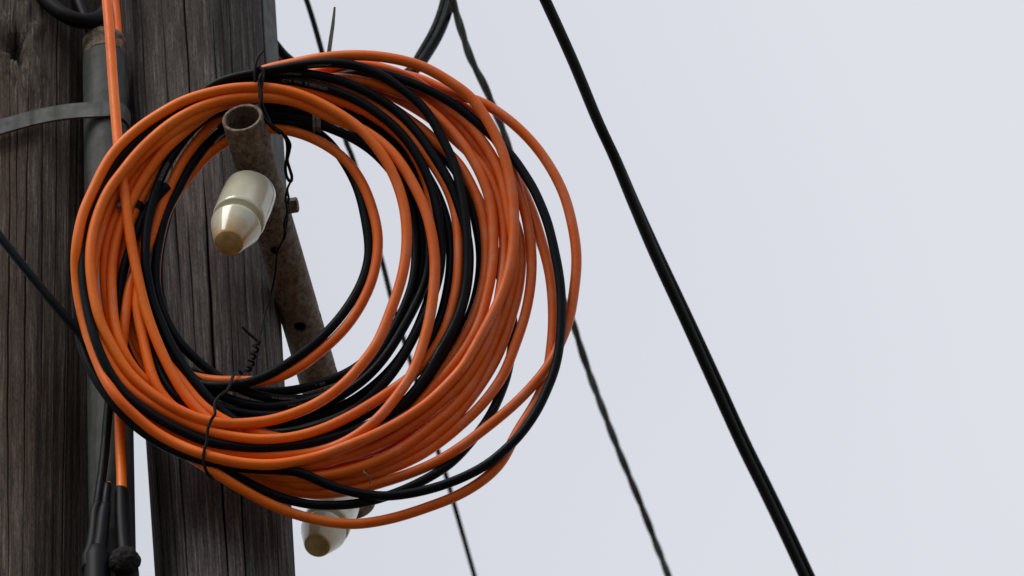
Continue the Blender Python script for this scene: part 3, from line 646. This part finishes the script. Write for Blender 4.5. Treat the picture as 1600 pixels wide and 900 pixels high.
dxy = np.sqrt(((XY[pi] - XY[pj]) ** 2).sum(1)); need = np.sqrt(np.maximum(0, (RAD[pi] + RAD[pj]) ** 2 - dxy ** 2)) * 0.93
# one over/under decision for each run of contact between two cables
order = {}
for n_, (a_, b_) in enumerate(zip(pi.tolist(), pj.tolist())): order[(a_, b_)] = n_
par = list(range(len(pi)))
def find(x):
    while par[x] != x:
        par[x] = par[par[x]]; x = par[x]
    return x
for (a_, b_), n_ in order.items():
    for da, db in ((1, 0), (0, 1), (1, 1), (1, -1)):
        q = order.get((a_ + da, b_ + db))
        if q is not None:
            ra, rb = find(n_), find(q)
            if ra != rb: par[ra] = rb
root = np.array([find(x) for x in range(len(pi))])
wsum = np.zeros(len(pi)); np.add.at(wsum, root, (Z0[pj] - Z0[pi]) * need)
sgn = np.where(wsum[root] >= 0, 1.0, -1.0)
own = np.abs(Z0[pj] - Z0[pi]) > 0.6 * DIA; sgn[own] = np.sign((Z0[pj] - Z0[pi])[own])
Zr = Z0.copy(); off = np.cumsum(np.r_[0, LEN])
for it in range(140):
    lack = need - sgn * (Zr[pj] - Zr[pi]); m = lack > 0
    mv = 0.5 * lack[m] * sgn[m]
    up = np.zeros_like(Zr); cnt = np.zeros_like(Zr)
    np.add.at(up, pj[m], mv); np.add.at(up, pi[m], -mv); np.add.at(cnt, pj[m], 1); np.add.at(cnt, pi[m], 1)
    Zr += 0.8 * up / np.maximum(cnt, 1)
    Zr += 0.004 * (Z0 - Zr)
    for i, s_ in enumerate(strands):
        z = Zr[off[i]:off[i + 1]]
        if s_['closed']: zs_ = (np.roll(z, 1) + 2 * z + np.roll(z, -1)) / 4
        else:
            zs_ = z.copy(); zs_[1:-1] = (z[:-2] + 2 * z[1:-1] + z[2:]) / 4
        Zr[off[i]:off[i + 1]] = zs_
for i, s_ in enumerate(strands):
    z = smooth(np.stack([Zr[off[i]:off[i + 1]]] * 2, 1), 3.5, s_['closed'])[:, 0]
    s_['W'] = np.array([coil_pt(p[0], p[1], zz / DIA) for p, zz in zip(s_['P'], z)])

O_COIL = empty("orange_cable_coil", coil_pt(390, 140, 1), "big loose coil of orange cable hanging on the tube arm", "cable coil", "hanging cable coils")
B_COIL = empty("black_cable_coil", coil_pt(390, 130, 2), "loose coil of black cable wound in among the orange turns", "cable coil", "hanging cable coils")
SB = {}
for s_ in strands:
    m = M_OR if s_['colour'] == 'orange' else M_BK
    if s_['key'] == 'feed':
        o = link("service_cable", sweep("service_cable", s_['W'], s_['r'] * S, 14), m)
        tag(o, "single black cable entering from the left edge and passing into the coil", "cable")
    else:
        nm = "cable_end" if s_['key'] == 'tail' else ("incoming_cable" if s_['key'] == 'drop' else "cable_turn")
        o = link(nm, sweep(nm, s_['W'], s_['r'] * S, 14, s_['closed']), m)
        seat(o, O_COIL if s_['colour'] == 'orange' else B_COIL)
    s_['obj'] = o; SB[(s_['colour'], s_['key'])] = s_
# second orange cable that drops into the conduit
cin = spline([onY(176, -60, Y_COND - .03), onY(180, 0, Y_COND - .022), onY(184, 45, Y_COND - .015), onY(184, 80, Y_COND - .012), onY(180, 130, Y_COND - .010)], 0.006)
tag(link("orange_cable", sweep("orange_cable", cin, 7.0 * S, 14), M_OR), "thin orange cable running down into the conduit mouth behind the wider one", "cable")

# ------------------------------------------------------------------ lettering printed on the jackets
def text_mesh(txt):
    cu = bpy.data.curves.new("t", 'FONT'); cu.body = txt; cu.size = 1.0; cu.resolution_u = 2
    ob = bpy.data.objects.new("t", cu); COL.objects.link(ob)
    dg = bpy.context.evaluated_depsgraph_get(); dg.update()
    me = ob.evaluated_get(dg).to_mesh()
    V = np.array([v.co[:] for v in me.vertices]); F = [tuple(p.vertices) for p in me.polygons]
    ob.evaluated_get(dg).to_mesh_clear(); bpy.data.objects.remove(ob, do_unlink=True); bpy.data.curves.remove(cu)
    return V, F
def print_on(colour, key, near, txt, hpx, side=0.0, flip=False, m=None, n=0):
    """wrap a line of print round a cable, starting near a point; side turns it round the jacket (radians)"""
    s_ = SB[(colour, key)]; W = s_['W']; P = s_['P'][:, :2]
    dist = np.hypot(P[:, 0] - near[0], P[:, 1] - near[1]); i0 = int(np.argmin(dist))
    T, _, _ = frames(W); V, F = text_mesh(txt)
    if not len(V): return
    h = hpx * S; V = V * (h / 0.72); L = V[:, 0].max(); cum = np.r_[0, np.cumsum(np.linalg.norm(np.diff(W, axis=0), axis=1))]
    dirn = -1.0 if flip else 1.0
    x = cum[i0] + dirn * V[:, 0]; y = (V[:, 1] - h * 0.5) * dirn
    C = np.stack([np.interp(x, cum, W[:, k]) for k in range(3)], 1); Tt = np.stack([np.interp(x, cum, T[:, k]) for k in range(3)], 1)
    Tt /= np.linalg.norm(Tt, axis=1)[:, None]
    nn = -FW - (Tt @ -FW)[:, None] * Tt; nn /= np.linalg.norm(nn, axis=1)[:, None]
    bb = np.cross(nn, Tt)           # reads left to right along +T when seen from the front
    r = s_['r'] * S + 0.00012; a = y / r + side
    Q = C + r * (np.cos(a)[:, None] * nn + np.sin(a)[:, None] * bb)
    o = link("printed_text", pydata("printed_text", Q, F), m or (M_TXT if colour == 'black' else M_TXO), smooth=False)
    p = s_['obj']; o.parent = p
    o.matrix_parent_inverse = Matrix.Identity(4)
    return o
print_on('black', 'b3', (511, 138), "OPENSERVE  YUA  0-12F", 5.2, -0.15, True)
print_on('black', 'b2', (470, 114), "OPENSERVE YUA", 4.0, -0.35, True)
print_on('black', 'front', (519, 98), "OPENSERVE YUA", 3.6, -0.5, True)
print_on('black', 'front', (133, 355), "OPENSERVE YUA 0-12F", 3.6, -0.6, False)
print_on('black', 'l1', (262, 258), "OPENSERVE", 5.0, 0.1, False)
print_on('black', 'b7', (505, 598), "202  L", 4.6, 0.2, False)
print_on('black', 'l2', (462, 624), "OPENSERVE YUA", 3.6, 0.2, True)
print_on('black', 'b6', (450, 634), "YUA 0-12F", 3.6, 0.1, True)
print_on('black', 'b8', (460, 646), "OPENSERVE", 3.8, 0.0, True)
print_on('black', 'front', (690, 545), "OPENSERVE YUA", 3.4, -0.8, False)
print_on('orange', 'front', (772, 488), "YUA OPENSERVE  0-12F  YUA OPENSERVE", 4.6, 0.55, False)
print_on('orange', 'l5', (176, 452), "OPENSERVE YUA", 4.2, 0.5, False)
print_on('orange', 'second', (158, 356), "OPENSERVE", 4.4, -0.7, True)
print_on('orange', 'front', (638, 594), "OPENSERVE", 4.0, 0.2, False)

# ------------------------------------------------------------------ tie wires, cable ties, tape
def wire(name, pts, rpx, m, parent=None, step=0.0015, sides=8, layers=True):
    W = spline([coil_pt(*p) for p in pts], step); o = link(name, sweep(name, W, rpx * S, sides), m)
    return seat(o, parent) if parent else o
tw1 = empty("tie_wire", coil_pt(408, 120, -1), "twisted dark wire tying the top of the coil to the tube arm", "wire")
wire("wire_strand", [(411,80,-.4),(402,92,-.9),(398,112,-1),(399,128,-.9)], 2.4, M_TIEW, tw1)
wire("wire_strand", [(398,122,1.6),(402,106,-.2),(409,107,-.9),(412,118,-1),(409,132,-1.1),(406,150,-1.1),(411,166,-1),(418,182,-.9),(426,196,-.8),(440,207,0),(447,218,1.0),(449,232,1.8),(448,248,2.5),(446,262,3.2),(448,276,3.8),(454,284,4.2),(456,276,4.0),(452,262,3.2),(449,250,2.6),(452,236,2.0),(453,225,1.4),(446,212,.7)], 2.5, M_TIEW, tw1)
wire("wire_strand", [(413,112,.4),(407,118,-1.1),(405,132,-1.2),(409,150,-1.3),(406,166,-1.2),(412,182,-1.1),(424,198,-.9),(438,209,-.2)], 2.5, M_TIEW, tw1)
wire("wire_strand", [(454,284,4.2),(449,296,4.4),(451,310,4.4),(449,326,4.6),(448,346,5.4),(444,368,6.4),(438,384,7.4),(433,400,9.5),(430,430,12),(424,456,14),(414,490,14),(408,520,13),(403,534,12)], 1.9, M_TIEW, tw1)
wire("wire_strand", [(449,296,4.2),(446,312,4.3),(449,330,4.4),(444,350,5.2),(446,366,6.2),(440,380,7.2),(431,392,8.5)], 1.9, M_TIEW, tw1)
tw2 = empty("tie_wire", coil_pt(330, 650, -1), "thin dark wire with a curled end binding the bottom of the coil", "wire")
curl = [(379,511,8.2),(388,520,8.1),(402,532,8.0)]
cp = np.array([(402,534),(399,548),(394,560),(392,572),(386,580)], float)
for i, k in enumerate(np.linspace(0, 1, 22)):
    q = np.array([np.interp(k, np.linspace(0, 1, 5), cp[:, j]) for j in (0, 1)])
    curl.append((q[0] + 4.4 * math.cos(i * 1.35), q[1] + 1.5 * math.sin(i * 1.35), 7.6 - 3.5 * k + 0.35 * math.sin(i * 1.35)))
curl += [(378,584,3.6),(373,578,3.0),(369,579,2.4),(364,588,1.2),(360,600,.2),(354,611,-.6),(342,620,-1.2),(335,632,-1.6),(336,646,-1.8),(330,656,-1.8),(325,670,-1.7),(323,690,-1.6),(319,704,-1.6),(318,720,-1.4),(322,735,-.9),(329,745,.4),(338,746,2.4)]
wire("wire_strand", curl, 2.5, M_TIEW, tw2)
wire("wire_strand", [(401,588,6),(401,570,6.8),(403,552,7.8),(406,538,9)], 1.7, M_TIEW, tw2)
bit = wire("wire_clip", [(567,732,.6),(569,738,-.3),(574,742,-.4),(578,748,-.2),(578,756,.6)], 1.0, M_ZIP); tag(bit, "tiny bent wire hooked over an orange turn below the coil centre", "wire")
bit2 = wire("wire_clip", [(152,558,.4),(156,559,-.6),(161,557,-.7),(166,557,-.2)], 1.0, M_CORE); tag(bit2, "tiny pale wire wrapped round the black cable at lower left", "wire")

def strip(name, pts, wpx, th, m, parent=None):
    """flat strap: centre line pixels with layer and width"""
    C = np.array([coil_pt(*p[:3]) for p in pts]); Wd = [p[3] if len(p) > 3 else wpx for p in pts]
    T = np.gradient(C, axis=0); T /= np.linalg.norm(T, axis=1)[:, None]; V = []
    for i in range(len(C)):
        sdir = np.cross(T[i], FW); sdir /= np.linalg.norm(sdir); nn = np.cross(sdir, T[i])
        for a, b_ in ((-1, -1), (1, -1), (1, 1), (-1, 1)): V.append(C[i] + sdir * a * Wd[i] * S / 2 + nn * b_ * th / 2)
    F = [(0, 1, 2, 3), tuple(4 * (len(C) - 1) + k for k in (3, 2, 1, 0))]
    for i in range(len(C) - 1):
        for k in range(4): F.append((4 * i + k, 4 * i + 4 + k, 4 * i + 4 + (k + 1) % 4, 4 * i + (k + 1) % 4))
    o = link(name, pydata(name, V, F), m, smooth=False)
    return seat(o, parent) if parent else o
zt = empty("cable_tie", coil_pt(500, 170, 4), "grey plastic cable tie round the black turns with its tail pointing up", "cable tie")
strip("tie_tail", [(523,11,4.2,3.4),(522,22,4.3,4.2),(520,40,4.5,5.6),(517,60,4.7,6.4),(514,82,4.9,6.8),(510,110,5.0,6.8),(505,140,5,6.8)], 6, .0012, M_ZIP, zt)
strip("tie_band", [(497,150,4.4),(497,160,3.2),(497,172,2.45),(497.5,186,2.35),(498,198,2.45),(498,206,3.4),(498,208,5)], 7.0, .0012, M_ZIP, zt)
strip("tie_band", [(490,150,4.4),(490,160,3.2),(490,172,2.4),(490.5,186,2.3),(491,198,2.4),(491,206,3.4),(491,208,5)], 4.6, .0012, M_ZIP, zt)
l6 = SB[('orange', 'l6')]; k6 = int(np.argmin(np.hypot(l6['P'][:, 0] - 216, l6['P'][:, 1] - 325)))
tpe = sweep("tape_wrap", spline(l6['W'][k6 - 1:k6 + 2], .002), 9.4 * S, 14)
tag(link("tape_wrap", tpe, M_TAPE), "small black tape wrap on the left turns of the coil", "tape")
z2 = strip("cable_tie", [(184,314,2.2),(186,318,1.25),(186,322,1.2),(184,326,1.6)], 6, .0012, M_ZIP); tag(z2, "tiny grey cable tie tip beside the incoming orange cable", "cable tie")

# ------------------------------------------------------------------ sealed splices at the bottom of the tails
YF = Y_COND - CR
def cs(px, py, g): return onY(px, py, YF - g)
def sleeve(name, pts, parent, m=M_SLEEVE, sides=20):
    P = spline([np.r_[cs(p[0], p[1], p[2]), p[3] * S] for p in pts], 0.004)
    P = smooth(P, 1.2, False)
    return seat(link(name, sweep(name, P[:, :3], np.maximum(P[:, 3], .001), sides), m), parent)
sp1 = empty("cable_splice", cs(152, 960, .02), "black heat shrink splice with two cable legs below the black cable end", "splice")
sleeve("sleeve_leg", [(153.5,787,.0122,7.6),(152,793,.013,8.6),(149,800,.014,9),(146.5,830,.016,9),(143,856,.018,9.5),(139,872,.019,12),(142,890,.02,14)], sp1)
sleeve("sleeve_leg", [(165,790,.022,8),(164,796,.022,9.4),(162,806,.022,10),(159,835,.022,10.5),(156,858,.021,11.5),(154,872,.021,15),(153,888,.021,16)], sp1)
sleeve("sleeve_body", [(152,858,.02,13),(152,866,.02,18),(152,874,.02,20.5),(152,900,.02,21),(152,980,.02,21),(152,1100,.02,20)], sp1)
stub = sleeve("cable_stub", [(169,757,.022,6.4),(168,762,.022,6.4),(165.5,782,.022,6.6),(164,800,.022,6.6)], sp1, M_BK)
sleeve("cut_end", [(169.4,755,.022,4.2),(169.2,757.4,.022,4.4)], sp1, M_CORE)
sp2 = empty("cable_splice", cs(195, 960, .02), "black sleeve with a lump of mastic tape under the orange cable end", "splice")
sleeve("sleeve_body", [(189.5,762,.012,8.2),(189.5,768,.012,9.8),(190,776,.013,11),(191,810,.014,11.5),(193,845,.015,11.5),(195,862,.016,13),(198,880,.017,16),(199,900,.017,18.5),(200,980,.017,19),(200,1100,.017,19)], sp2)
bm = bmesh.new(); bmesh.ops.create_icosphere(bm, subdivisions=5, radius=1.0)
for v in bm.verts:
    n_ = mnoise.fractal(v.co * 2.2, 1.0, 2.0, 5); n2 = abs(mnoise.noise(v.co * 5 + Vector((3, 1, 2))))
    v.co = v.co * (1 + 0.10 * n_ - 0.09 * n2); v.co = Vector((v.co.x * 24.5 * S, v.co.y * 21 * S, v.co.z * 26 * S))
me = bpy.data.meshes.new("mastic_lump"); bm.to_mesh(me); bm.free()
lump = link("mastic_lump", me, M_TAPE); lump.location = tuple(cs(195, 877, .034)); lump.parent = sp2; lump.matrix_parent_inverse = Matrix.Translation(-Vector(sp2.location))

# thick black cables at the conduit mouth
P = spline([onY(20,-90,Y_COND-.035), onY(52,-30,Y_COND-.035), onY(78,6,Y_COND-.035), onY(108,27,Y_COND-.035), onY(138,33,Y_COND-.03), onY(162,22,Y_COND-.02), onY(176,-6,Y_COND-.01), onY(186,-60,Y_COND)], 0.006)
tag(link("service_cable", sweep("service_cable", P, 13 * S, 18), M_FLEX), "thick black cable sagging across the top left above the conduit", "cable")
P = spline([onY(108,-70,Y_COND+.01), onY(116,-20,Y_COND-.008), onY(134,30,Y_COND-.012), onY(148,58,Y_COND-.008), onY(156,95,Y_COND), onY(160,160,Y_COND)], 0.006)
tag(link("service_cable", sweep("service_cable", P, 10 * S, 16), M_FLEX), "black cable bending down into the rusty conduit mouth", "cable")

# ------------------------------------------------------------------ cables in the background
def far(pts, step=0.02): return spline([at(p[0], p[1], D0 + p[2]) for p in pts], step)
def ext(pts, k0, k1):
    P = np.array(pts, float); return [tuple(P[0] + (P[0] - P[1]) / np.linalg.norm(P[0] - P[1]) * k0)] + [tuple(p) for p in P] + [tuple(P[-1] + (P[-1] - P[-2]) / np.linalg.norm(P[-1] - P[-2]) * k1)]
# drip loop behind the coil: two cables
dl = [(722,-160,.95),(712,-60,.90),(704,0,.86),(690,44,.82),(668,84,.78),(644,114,.74),(605,140,.70),(550,146,.68),(497,124,.66),(452,94,.64),(430,70,.62),(406,36,.62),(380,-10,.64),(350,-80,.66)]
dl = [(x, y, d + .32) for x, y, d in dl]
P = far(dl, .008); tag(link("drip_loop_cable", sweep("drip_loop_cable", P, 8.0 * S * 1.07, 14), M_BK), "front black cable of the pair looping down behind the coil from the top", "cable", "drip loop pair")
dl2 = [(x - 9 if y < 100 and x > 600 else x - 5, y - 3 if x > 600 else y + 6, d + .035) for x, y, d in dl]
P = far(dl2, .008); tag(link("drip_loop_cable", sweep("drip_loop_cable", P, 7.0 * S * 1.07, 14), M_BK), "rear black cable of the pair looping down behind the coil from the top", "cable", "drip loop pair")
# pair of heavy cables at the right
hv = [(800,-112,.10),(852,0,.22),(895,95,.33),(933,187,.44),(960,246,.50),(989,317,.58),(1024,400,.68),(1070,500,.79),(1115,600,.90),(1157,693,1.0),(1190,760,1.08),(1225,833,1.17),(1256,900,1.25),(1300,995,1.36)]
hv = ext(hv, 900, 2600); hv[0] = (hv[0][0], hv[0][1], -0.9); hv[-1] = (hv[-1][0], hv[-1][1], 5.0)
P = far(hv, .02); tag(link("overhead_cable", sweep("overhead_cable", P, 8.6 * S * 1.05, 14), M_LINE), "thick black overhead cable crossing the sky, left one of the right hand pair", "cable", "overhead cables")
sh = lambda y: np.interp(y, [-300, 0, 180, 300, 400, 600, 900, 1200], [0.2, 0.5, 1.2, 3.5, 6.5, 9, 10, 10.5])
hv2 = [(x + sh(y), y - 0.3 * sh(y), d + .014) for x, y, d in hv]
P = far(hv2, .02); tag(link("overhead_cable", sweep("overhead_cable", P, 6.6 * S * 1.05, 14), M_LINE), "thinner black overhead cable lying along the right side of the thick one", "cable", "overhead cables")
# twisted wire pair
def twisted(name, pts, rpx, pitch, m, label, group):
    C = far(pts, .012); T, Nn, B = frames(C); d = np.r_[0, np.cumsum(np.linalg.norm(np.diff(C, axis=0), axis=1))]
    e = empty(name, C[0], label, "cable", group)
    k = np.mean([p[2] for p in pts]) / D0 + 1
    for ph in (0, math.pi):
        a = d / pitch * 2 * math.pi + ph; Q = C + rpx * 0.30 * S * k * (np.cos(a)[:, None] * Nn + np.sin(a)[:, None] * B)
        seat(link("wire_core", sweep("wire_core", Q, rpx * S * k, 8), m), e)
    return e
tw = ext([(690,-60,1.0),(712,18,1.15),(735,90,1.30),(756,132,1.38),(772,170,1.45),(786,205,1.52),(800,250,1.6),(818,310,1.7),(845,385,1.85),(880,470,2.0),(896,508,2.1),(916,570,2.2),(940,635,2.35),(967,705,2.5),(1000,785,2.65),(1022,842,2.75),(1045,902,2.9),(1080,1000,3.1)], 700, 2200)
tw[0] = (tw[0][0], tw[0][1], -.4); tw[-1] = (tw[-1][0], tw[-1][1], 7.5)
twisted("twisted_cable", tw, 4.7, 0.20, M_LINE2, "twisted dark wire pair running down the sky just right of the coil", "overhead cables")
th = ext([(455,-60,1.5),(479,0,1.6),(500,70,1.7),(541,222,1.95),(553,252,2.0),(597,409,2.25),(611,465,2.35),(622,502,2.4),(684,704,2.75),(696,740,2.8),(709,786,2.9),(721,828,2.95),(742,902,3.1),(765,985,3.2)], 700, 2200)
th[0] = (th[0][0], th[0][1], .2); th[-1] = (th[-1][0], th[-1][1], 7.5)
P = far(th, .03); tag(link("overhead_wire", sweep("overhead_wire", P, 4.2 * S * 1.2, 10), M_LINE), "thin dark overhead wire passing behind the middle of the coil", "cable", "overhead cables")

scene.render.engine = 'CYCLES'
scene.render.resolution_x = 1024; scene.render.resolution_y = 576
